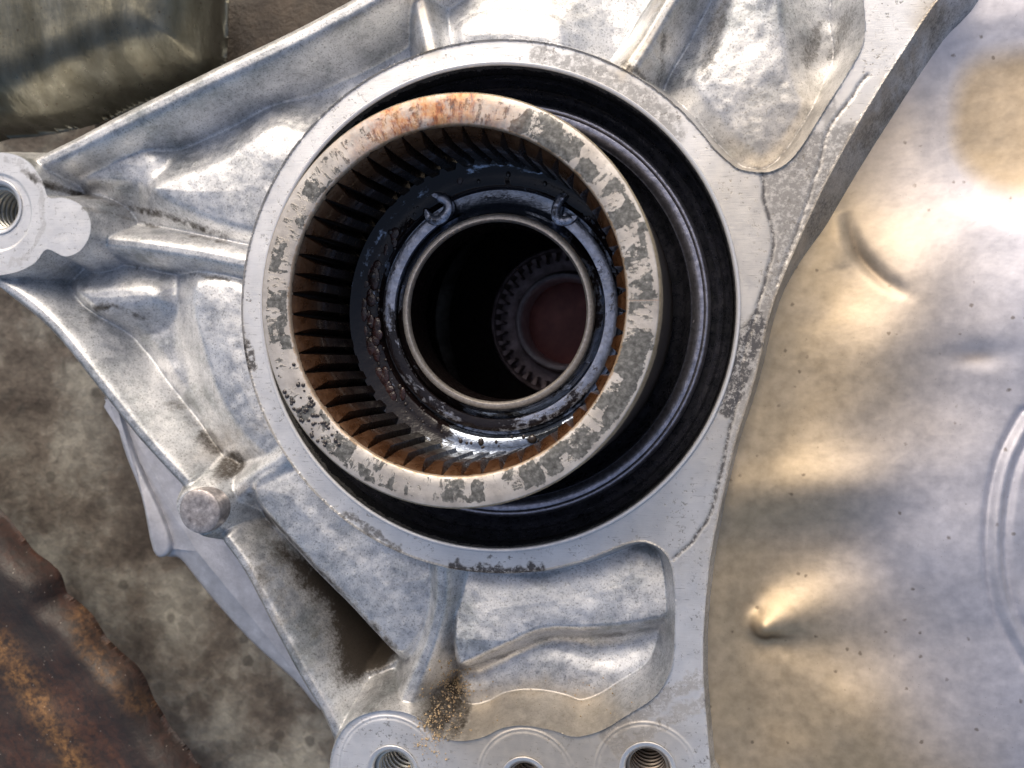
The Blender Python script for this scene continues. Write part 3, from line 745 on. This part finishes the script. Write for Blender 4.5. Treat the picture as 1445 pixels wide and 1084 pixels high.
# ---------------------------------------------------------------- pressed cover on the right
def cover_material():
    m, t, b = new_mat('cover_painted_reflections'); g = G(t); P = g.coord()
    tan = g.attr('tan'); dirt_shade = g.attr('dirt_shade')
    n = g.noise(P, 1.1, 4, .5); n2 = g.noise(P, 6, 5, .6)
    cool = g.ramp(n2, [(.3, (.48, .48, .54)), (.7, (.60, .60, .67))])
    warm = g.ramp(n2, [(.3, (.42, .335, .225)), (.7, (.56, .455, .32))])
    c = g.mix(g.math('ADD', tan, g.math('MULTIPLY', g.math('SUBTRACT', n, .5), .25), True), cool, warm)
    sp = g.ramp(g.math('ADD', g.voro(P, 4.2), g.math('MULTIPLY', g.noise(P, 22, 3), .22)), [(.17, 1), (.25, 0)])
    gate = g.ramp(g.voro(P, 4.2, 'Color'), [(.42, 0), (.46, 1)], 'CONSTANT')
    c = g.mix(g.math('MULTIPLY', g.math('MULTIPLY', sp, gate), .6), c, (.12, .09, .06))
    sp2 = g.ramp(g.math('ADD', g.voro(P, 17), g.math('MULTIPLY', g.noise(P, 60, 3), .2)), [(.16, 1), (.24, 0)])
    gate2 = g.ramp(g.noise(P, 1.7, 3), [(.5, 0), (.62, 1)])
    c = g.mix(g.math('MULTIPLY', g.math('MULTIPLY', sp2, gate2), .35), c, (.16, .12, .09))
    c = g.mix(dirt_shade, c, (.10, .07, .045))
    g.v(b.inputs['Base Color'], c); b.inputs['Metallic'].default_value = .78
    g.v(b.inputs['Roughness'], g.ramp(n2, [(.3, .50), (.7, .58)]))
    h = g.math('ADD', g.noise(P, 2.6, 3, .5), g.math('MULTIPLY', g.noise(P, 14, 3, .6), .06))
    g.l.new(g.bump(h, .12, .10), b.inputs['Normal'])
    return m
M_cover = cover_material()
cx0 = at(960, 500, -40)[0]; cx1 = at(1560, 500, -80)[0] + 30
gx2 = np.arange(cx0, cx1, 2.6); gy2 = np.arange(y0 - 30, y1 + 30, 2.6)
CX, CY = np.meshgrid(gx2, gy2)
def g2(px, py, sx, sy, ang, amp, z=-60):
    c = at(px, py, z); a = math.radians(ang)
    u = (CX - c[0]) * math.cos(a) + (CY - c[1]) * math.sin(a); v = -(CX - c[0]) * math.sin(a) + (CY - c[1]) * math.cos(a)
    return amp * np.exp(-(u / sx) ** 2 - (v / sy) ** 2)
yt = (CY - at(1200, 400, -60)[1]) / 400
Z = -46 - 30 * sstep(CY, at(1200, 500, -60)[1], at(1200, 60, -60)[1]) + 7 * vnoise(CX, CY, 150, 5, 2)
edge = smooth(pts([(1365, -60), (1318, 30), (1272, 110), (1222, 180), (1172, 260), (1132, 335), (1100, 410), (1073, 485), (1052, 560), (1034, 640), (1016, 720), (1002, 790), (995, 860), (992, 930), (996, 1000), (1003, 1084), (1010, 1180)], -20), False, 4)
de = dline(CX, CY, edge, None, 900)
Z += 22 * np.exp(-(de / 60) ** 2) * sstep(CY, at(1100, 250, -40)[1], at(1050, 700, -40)[1])
Z += 34 * sstep(de, 40, 330)
dbl = sdf_poly(CX, CY, smooth(pts([(1345, 110), (1400, 75), (1500, 90), (1520, 230), (1440, 285), (1370, 268), (1330, 205)], -90)), 200)
Z += -13 * sstep(-dbl, -50, 60)
Z += g2(1290, 370, 50, 60, 30, 12) + 4 * np.exp(-((dbl - 42) / 26) ** 2)
Z += g2(1175, 640, 100, 130, -20, 14) + g2(1135, 688, 120, 44, 8, 20) + g2(1170, 760, 200, 120, 0, -16) + g2(1340, 780, 90, 110, 0, 22)
Z += g2(1230, 490, 60, 100, -40, 14) + g2(1150, 560, 50, 60, 0, -8) + g2(1360, 560, 80, 80, 0, -12) + g2(1200, 1010, 120, 90, 0, 16) + g2(1075, 1000, 60, 90, 0, -8)
Z += g2(1290, 950, 60, 160, 20, -14) + g2(1370, 500, 36, 16, 0, -6)
# curved crease under the mound
cr = smooth(pts([(1192, 300), (1200, 330), (1215, 365), (1245, 398), (1275, 418)], -60), False)
dc, crt = dline(CX, CY, cr, (np.sin(np.linspace(.1, 3.0, len(cr))),), 90)
Z -= 10 * crt * np.exp(-(dc / 10) ** 2)
cr2 = smooth(pts([(1178, 300), (1182, 340), (1190, 380)], -60), False); d2c, c2t = dline(CX, CY, cr2, (np.sin(np.linspace(.02, 3.1, len(cr2))),)); Z += 4 * c2t * np.exp(-(d2c / 14) ** 2)
# double crease at the right margin
cr3 = smooth(pts([(1450, 590), (1418, 650), (1402, 720), (1400, 790), (1415, 860), (1450, 925)], -30), False)
d3 = dline(CX, CY, cr3); Z += 4 * np.exp(-(d3 / 6) ** 2) - 5 * np.exp(-((d3 - 12) / 5) ** 2)
# nub: a teardrop ridge rising to the right
nub = smooth(pts([(1082, 888), (1110, 876), (1150, 862), (1200, 846)], -20), False)
dn_, wn, tn = dline(CX, CY, nub, (np.linspace(17, 50, len(nub)), np.linspace(23, 6, len(nub))), 420)
Z = Z - 12 * np.exp(-(dn_ / (wn * 1.5 + 14)) ** 2) + (tn + 12) * np.exp(-(dn_ / (wn * 1.1)) ** 2)
Zb = -46 - 30 * sstep(CY, at(1200, 500, -60)[1], at(1200, 60, -60)[1])
Z = Zb + (Z - Zb) * (.84 - .3 * sstep(CY, at(1200, 420, -60)[1], at(1200, 200, -60)[1]))
ctan = sstep(at(1330, 0, -40)[0] - CX + 90 * sstep(CY, at(0, 800, -40)[1], at(0, 1084, -40)[1]) + 30 * vnoise(CX, CY, 140, 31, 2), -120, 150)  # warm and cool reflections painted as tan against blue-grey
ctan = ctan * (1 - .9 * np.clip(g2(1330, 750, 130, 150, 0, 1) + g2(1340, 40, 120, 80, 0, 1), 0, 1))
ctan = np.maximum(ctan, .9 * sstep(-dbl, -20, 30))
cdirt_shade = .22 * sstep(-dbl, -20, 30) + .7 * crt * np.exp(-(dc / 5) ** 2) + g2(1365, 505, 22, 8, 0, .5)  # bowl interior darker: its shading is painted into the colour
cdirt_shade += .8 * np.exp(-((dn_ - wn * 1.1) / 5) ** 2) * g2(1080, 895, 34, 24, 0, 1)  # dark edge round the nub tip is painted shading
cor = empty('pressed_cover', (at(1250, 550, -60)[0], at(1250, 550, -60)[1], -100))
tag(cor, 'smooth dented tan and blue-grey metal cover right of the housing flange', 'cover')
keepc = de < 2000
inside = sdf_poly(CX, CY, np.concatenate([edge, pts([(2200, 1400), (2200, -300)], -20)]), 2000)
keepc = inside < 26
cov = heightgrid('cover_shell', CX, CY, Z, keepc, M_cover, cor, {'tan': ctan, 'dirt_shade': np.clip(cdirt_shade, 0, 1)})
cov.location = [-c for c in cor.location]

# ---------------------------------------------------------------- upper left: oil pan and brown block
def pan_material():
    m, t, b = new_mat('oily_dark_pan'); g = G(t); P = g.coord()
    n = g.noise(g.mapping(P, (1.6, .5, 1)), 1.6, 4, .6); n2 = g.noise(P, 9, 4)
    c = g.ramp(n, [(.3, (.10, .095, .07)), (.55, (.17, .165, .13)), (.75, (.27, .265, .22))])
    sp = g.ramp(g.math('ADD', g.voro(P, 5), g.math('MULTIPLY', n2, .2)), [(.13, 1), (.22, 0)])
    c = g.mix(g.math('MULTIPLY', sp, .7), c, (.05, .025, .015))
    g.v(b.inputs['Base Color'], c); b.inputs['Metallic'].default_value = .8
    g.v(b.inputs['Roughness'], g.ramp(n2, [(.3, .26), (.7, .40)]))
    g.l.new(g.bump(g.math('ADD', n, g.math('MULTIPLY', n2, .1)), .25, .1), b.inputs['Normal'])
    return m
M_pan = pan_material()
pan = empty('oil_pan', tuple(at(120, 60, -200)))
tag(pan, 'dark olive oily metal pan with rounded corner at the upper left', 'oil pan')
pz = -110
pcn = at(120, 40, pz)
pp = smooth(pts([(-160, 190), (0, 184), (70, 176), (130, 160), (200, 132), (262, 110), (296, 92), (304, 50), (308, -60), (320, -300), (-160, -300)], pz - 120), True, 5)
px0 = at(-220, 0, pz)[0]; gxp = np.arange(px0, at(380, 0, pz)[0], 3.5); gyp = np.arange(at(0, 260, pz)[1], at(0, -160, pz)[1], 3.5)
PX, PY = np.meshgrid(gxp, gyp)
dp = sdf_poly(PX, PY, pp, 600)
PZ = pz - 95 + 95 * (1 - np.clip((dp + 95) / 95, 0, 1.1) ** 2.4) - 2.5 * np.clip(dp, 0, 10)
stp = at(172, 60, pz)[0]
PZ -= 16 * sstep(PX + .08 * PY, stp + .08 * at(172, 60, pz)[1] - 22, stp + 22 + .08 * at(172, 60, pz)[1]); PZ += 3 * vnoise(PX, PY, 80, 8, 2)
PZ += 8 * np.exp(-((PY - at(0, 150, pz)[1]) / 12) ** 2)
pxs, pys, kp, nrp = snap_edge(PX, PY, dp, 10, 3.5)
PZ = np.where(nrp, pz - 95 - 95 * (1.105 ** 2.4 - 1) * .95 - 25 + 3 * vnoise(PX, PY, 80, 8, 2), PZ)
po = heightgrid('pan_shell', pxs, pys, PZ, kp, M_pan, pan, {})
po.location = [-c for c in pan.location]
M_brown = simple('shade_dark_brown_wood', (.018, .012, .008), .6, 0, var=(2.2, (.07, .050, .034)), bump=(8, .6, .06))  # brown darkened to paint the shadow gap under the pan
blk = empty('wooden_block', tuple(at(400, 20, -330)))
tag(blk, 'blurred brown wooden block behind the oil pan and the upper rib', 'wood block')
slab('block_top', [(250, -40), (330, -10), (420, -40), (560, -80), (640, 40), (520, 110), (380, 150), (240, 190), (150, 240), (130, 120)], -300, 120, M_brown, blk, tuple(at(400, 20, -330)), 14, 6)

# ---------------------------------------------------------------- lower left: rusty timber-like bar
def rust_material():
    m, t, b = new_mat('rusted_bar'); g = G(t); P = g.coord()
    Q = g.mapping(P, (1, .22, 1), (0, 0, math.radians(-42)))
    Q = g.mapping(P, (1, 1, 1), (0, 0, math.radians(52))); Q = g.mapping(Q, (.30, 1.3, 1))
    n = g.noise(Q, 1.25, 6, .62); n2 = g.noise(P, 9, 5, .7)
    c = g.ramp(n, [(.34, (.014, .012, .012)), (.48, (.034, .020, .017)), (.60, (.058, .026, .018)), (.70, (.10, .044, .022))])
    st = g.attr('streak'); c = g.mix(g.math('MULTIPLY', st, g.ramp(g.noise(P, 4, 5, .7), [(.35, .2), (.6, 1)])), c, g.ramp(n2, [(.3, (.10, .045, .018)), (.7, (.30, .16, .06))]))
    c = g.mix(g.ramp(n2, [(.40, .75), (.55, 0)]), c, (.022, .018, .016))
    wsp = g.ramp(g.voro(P, 7), [(.045, 1), (.07, 0)])
    c = g.mix(g.math('MULTIPLY', wsp, .6), c, (.5, .45, .4))
    g.v(b.inputs['Base Color'], c); g.v(b.inputs['Roughness'], g.ramp(n2, [(.3, .42), (.7, .7)]))
    g.l.new(g.bump(g.math('ADD', n, g.math('MULTIPLY', n2, .35)), .45, .08), b.inputs['Normal'])
    return m
bar = empty('rusty_bar', tuple(at(80, 930, -150)))
tag(bar, 'rust-brown pitted steel bar crossing the lower left corner', 'rusty bar')
M_rust = rust_material()
bz = -120
bp = pts([(-140, 560), (-40, 670), (0, 712), (34, 748), (60, 782), (96, 812), (104, 832), (108, 846), (128, 862), (150, 882), (172, 912), (206, 944), (220, 962), (236, 1004), (262, 1044), (300, 1092), (380, 1200), (150, 1400), (-300, 1400), (-300, 560)], bz - 55)
bp = smooth(bp, True, 4); bp = bp - np.array([26, -4])
gxb = np.arange(bp[:, 0].min(), bp[:, 0].max() + 60, 3.0); gyb = np.arange(at(0, 1180, bz)[1], bp[:, 1].max() + 60, 3.0)
BX, BY = np.meshgrid(gxb, gyb)
nb = vnoise(BX, BY, 34, 77, 2)
db = sdf_poly(BX, BY, bp, 700) + 2.2 * nb + 3 * vnoise(BX, BY, 90, 5, 2)
BZ = bz - 26 + 26 * (1 - np.clip((db + 34) / 34, 0, 1) ** 2.4) - 2.6 * np.clip(db, 0, 10) + 1.5 * nb + 8 * vnoise(BX, BY, 90, 12, 2)
bx_, by_, kb, nrb = snap_edge(BX, BY, db, 10, 3.0)
BZ = np.where(nrb, bz - 52 + 8 * vnoise(BX, BY, 90, 12, 2), BZ)
bo_ = heightgrid('bar_body', bx_, by_, BZ, kb, M_rust, bar, {})
d_s = dline(bx_ + 14 * nb, by_, smooth(pts([(-40, 880), (10, 930), (50, 990), (90, 1050), (130, 1120)], bz), False), None, 300)
qq = dline(bx_ + 14 * nb, by_, smooth(pts([(90, 870), (140, 950), (190, 1010)], bz), False), None, 300)
sv = np.clip(1.0 * np.exp(-(d_s / 26) ** 2) + .5 * np.exp(-(qq / 12) ** 2), 0, 1)
_f = kb; _i = np.arange(kb.size).reshape(kb.shape); _q = np.stack([_i[:-1, :-1], _i[:-1, 1:], _i[1:, 1:], _i[1:, :-1]], -1).reshape(-1, 4); _q = _q[kb.ravel()[_q].all(1)]; _u = np.zeros(kb.size, bool); _u[_q.ravel()] = True
attr(bo_, 'streak', sv.ravel()[_u])
bo_.location = [-c for c in bar.location]

# ---------------------------------------------------------------- ground
def ground_material():
    m, t, b = new_mat('stained_concrete'); g = G(t); P = g.coord()
    n = g.noise(P, .55, 6, .62); n2 = g.noise(P, 3.5, 5, .65)
    c = g.ramp(n, [(.36, (.06, .048, .04)), (.46, (.13, .112, .095)), (.56, (.24, .228, .20)), (.68, (.36, .345, .30))])
    c = g.mix(.55, c, g.ramp(n2, [(.3, .3), (.7, .7)]), 'OVERLAY')
    vg = g.voro(P, 4.5, 'Color'); c = g.mix(.35, c, g.ramp(g.sep(vg)[0], [(0, .25), (1, .75)]), 'OVERLAY')
    stn = g.ramp(g.math('ADD', g.voro(P, 1.6), g.math('MULTIPLY', g.noise(P, 8, 3), .2)), [(.24, 1), (.32, 0)]); c = g.mix(g.math('MULTIPLY', stn, .6), c, (.05, .045, .04))
    g.v(b.inputs['Base Color'], c); b.inputs['Roughness'].default_value = .8
    g.l.new(g.bump(n2, .6, .1), b.inputs['Normal'])
    return m
gs = 4000
gr = mesh('ground', [(-gs, -gs, -430), (gs, -gs, -430), (gs, gs, -430), (-gs, gs, -430)], [(0, 1, 2, 3)], ground_material(), None, False)
tag(gr, kind='structure')

# ---------------------------------------------------------------- grit and droplets
def scatter(name, items, mat, seg=(5, 6)):
    V = []; Fs = []
    for (p, r, sq) in items:
        b0 = len(V); nl, ns = seg
        jit = random.uniform(0, 6)
        for i in range(1, nl):
            th = math.pi * i / nl
            for j in range(ns):
                ph = 2 * math.pi * j / ns + jit
                V.append((p[0] + r[0] * math.sin(th) * math.cos(ph), p[1] + r[1] * math.sin(th) * math.sin(ph), p[2] + sq * r[0] * math.cos(th)))
        V.append((p[0], p[1], p[2] + sq * r[0])); V.append((p[0], p[1], p[2] - sq * r[0])); tn_, bn_ = len(V) - 2, len(V) - 1
        for i in range(nl - 2):
            for j in range(ns):
                a = b0 + i * ns + j; b_ = b0 + i * ns + (j + 1) % ns
                Fs.append((a, a + ns, b_ + ns, b_))
        for j in range(ns):
            Fs.append((tn_, b0 + j, b0 + (j + 1) % ns)); l0 = b0 + (nl - 2) * ns
            Fs.append((bn_, l0 + (j + 1) % ns, l0 + j))
    return mesh(name, V, Fs, mat)
def ground_z(x, y):
    i = int((y - gy[0]) / STEP); j = int((x - gx[0]) / STEP)
    return H[min(max(i, 0), H.shape[0] - 1), min(max(j, 0), H.shape[1] - 1)]
items = []
for k in range(800):
    t = random.gauss(0, 1); 
    py = 990 + random.gauss(0, 24); px = 630 - (py - 990) * .15 + random.gauss(0, 12) + 6 * math.sin(py * .2)
    p = at(px, py, -60); z = ground_z(p[0], p[1])
    r = .5 + min(1.8, random.expovariate(1.9))
    items.append(((p[0], p[1], z + r * .4), (r, r * random.uniform(.7, 1.2)), .8))
for k in range(160):
    px = random.uniform(560, 940); py = 1000 + random.gauss(0, 22)
    p = at(px, py, -60); z = ground_z(p[0], p[1])
    if z < -18: items.append(((p[0], p[1], z + .4), (random.uniform(.5, 1.4),) * 2, .8))
M_grit = simple('sand_grit', (.30, .20, .10), .6, 0, var=(30, (.62, .50, .34)))
gt = scatter('sand_grit', items, M_grit, (3, 5)); tag(gt, 'brown sandy grit lying in the pocket above the lower threaded bosses', 'grit', kind='stuff')
# beads of oil on hub face (lower left) and on the oily floor
items = []
hubM = q.to_matrix()
for k in range(60):
    a = math.radians(random.gauss(218, 7)); r = random.uniform(226, 256)
    v = hubM @ Vector((r * math.cos(a), r * math.sin(a), 150.4)); s_ = random.uniform(1.2, 3.2)
    items.append(((v.x - 44, v.y + 107, v.z), (s_, s_), .45))
for k in range(150):
    a = math.radians(random.uniform(120, 300) if random.random() < .75 else random.uniform(0, 360)); r = random.uniform(180, 206)
    s_ = .8 + random.expovariate(1.1)
    items.append(((-26 + r * math.cos(a), 102 + r * math.sin(a), -32), (s_, s_ * random.uniform(.8, 1.5)), .5))
its2 = []
for k in range(46):
    a = math.radians(random.gauss(188, 24)); rr_ = random.gauss(198, 8); s_ = random.uniform(2, 9)
    its2.append(((-26 + rr_ * math.cos(a), 102 + rr_ * math.sin(a), -32), (s_, s_ * random.uniform(1.0, 2.6)), .22))
M_sludge = simple('oil_sludge', (.015, .007, .006), .08, 0, spec=.8, var=(6, (.07, .03, .028)), bump=(12, .5, .03))
sg = scatter('oil_sludge', its2, M_sludge, (6, 12)); tag(sg, 'lumps of wet dark red-brown oil sludge at the foot of the left splines', 'oil sludge', kind='stuff')
M_bead = simple('oil_bead', (.035, .028, .026), .03, 0, spec=.8)
dr = scatter('oil_droplets', items, M_bead, (5, 10)); tag(dr, 'small glossy oil droplets on the hub face and inside the hub', 'oil droplets', kind='stuff')
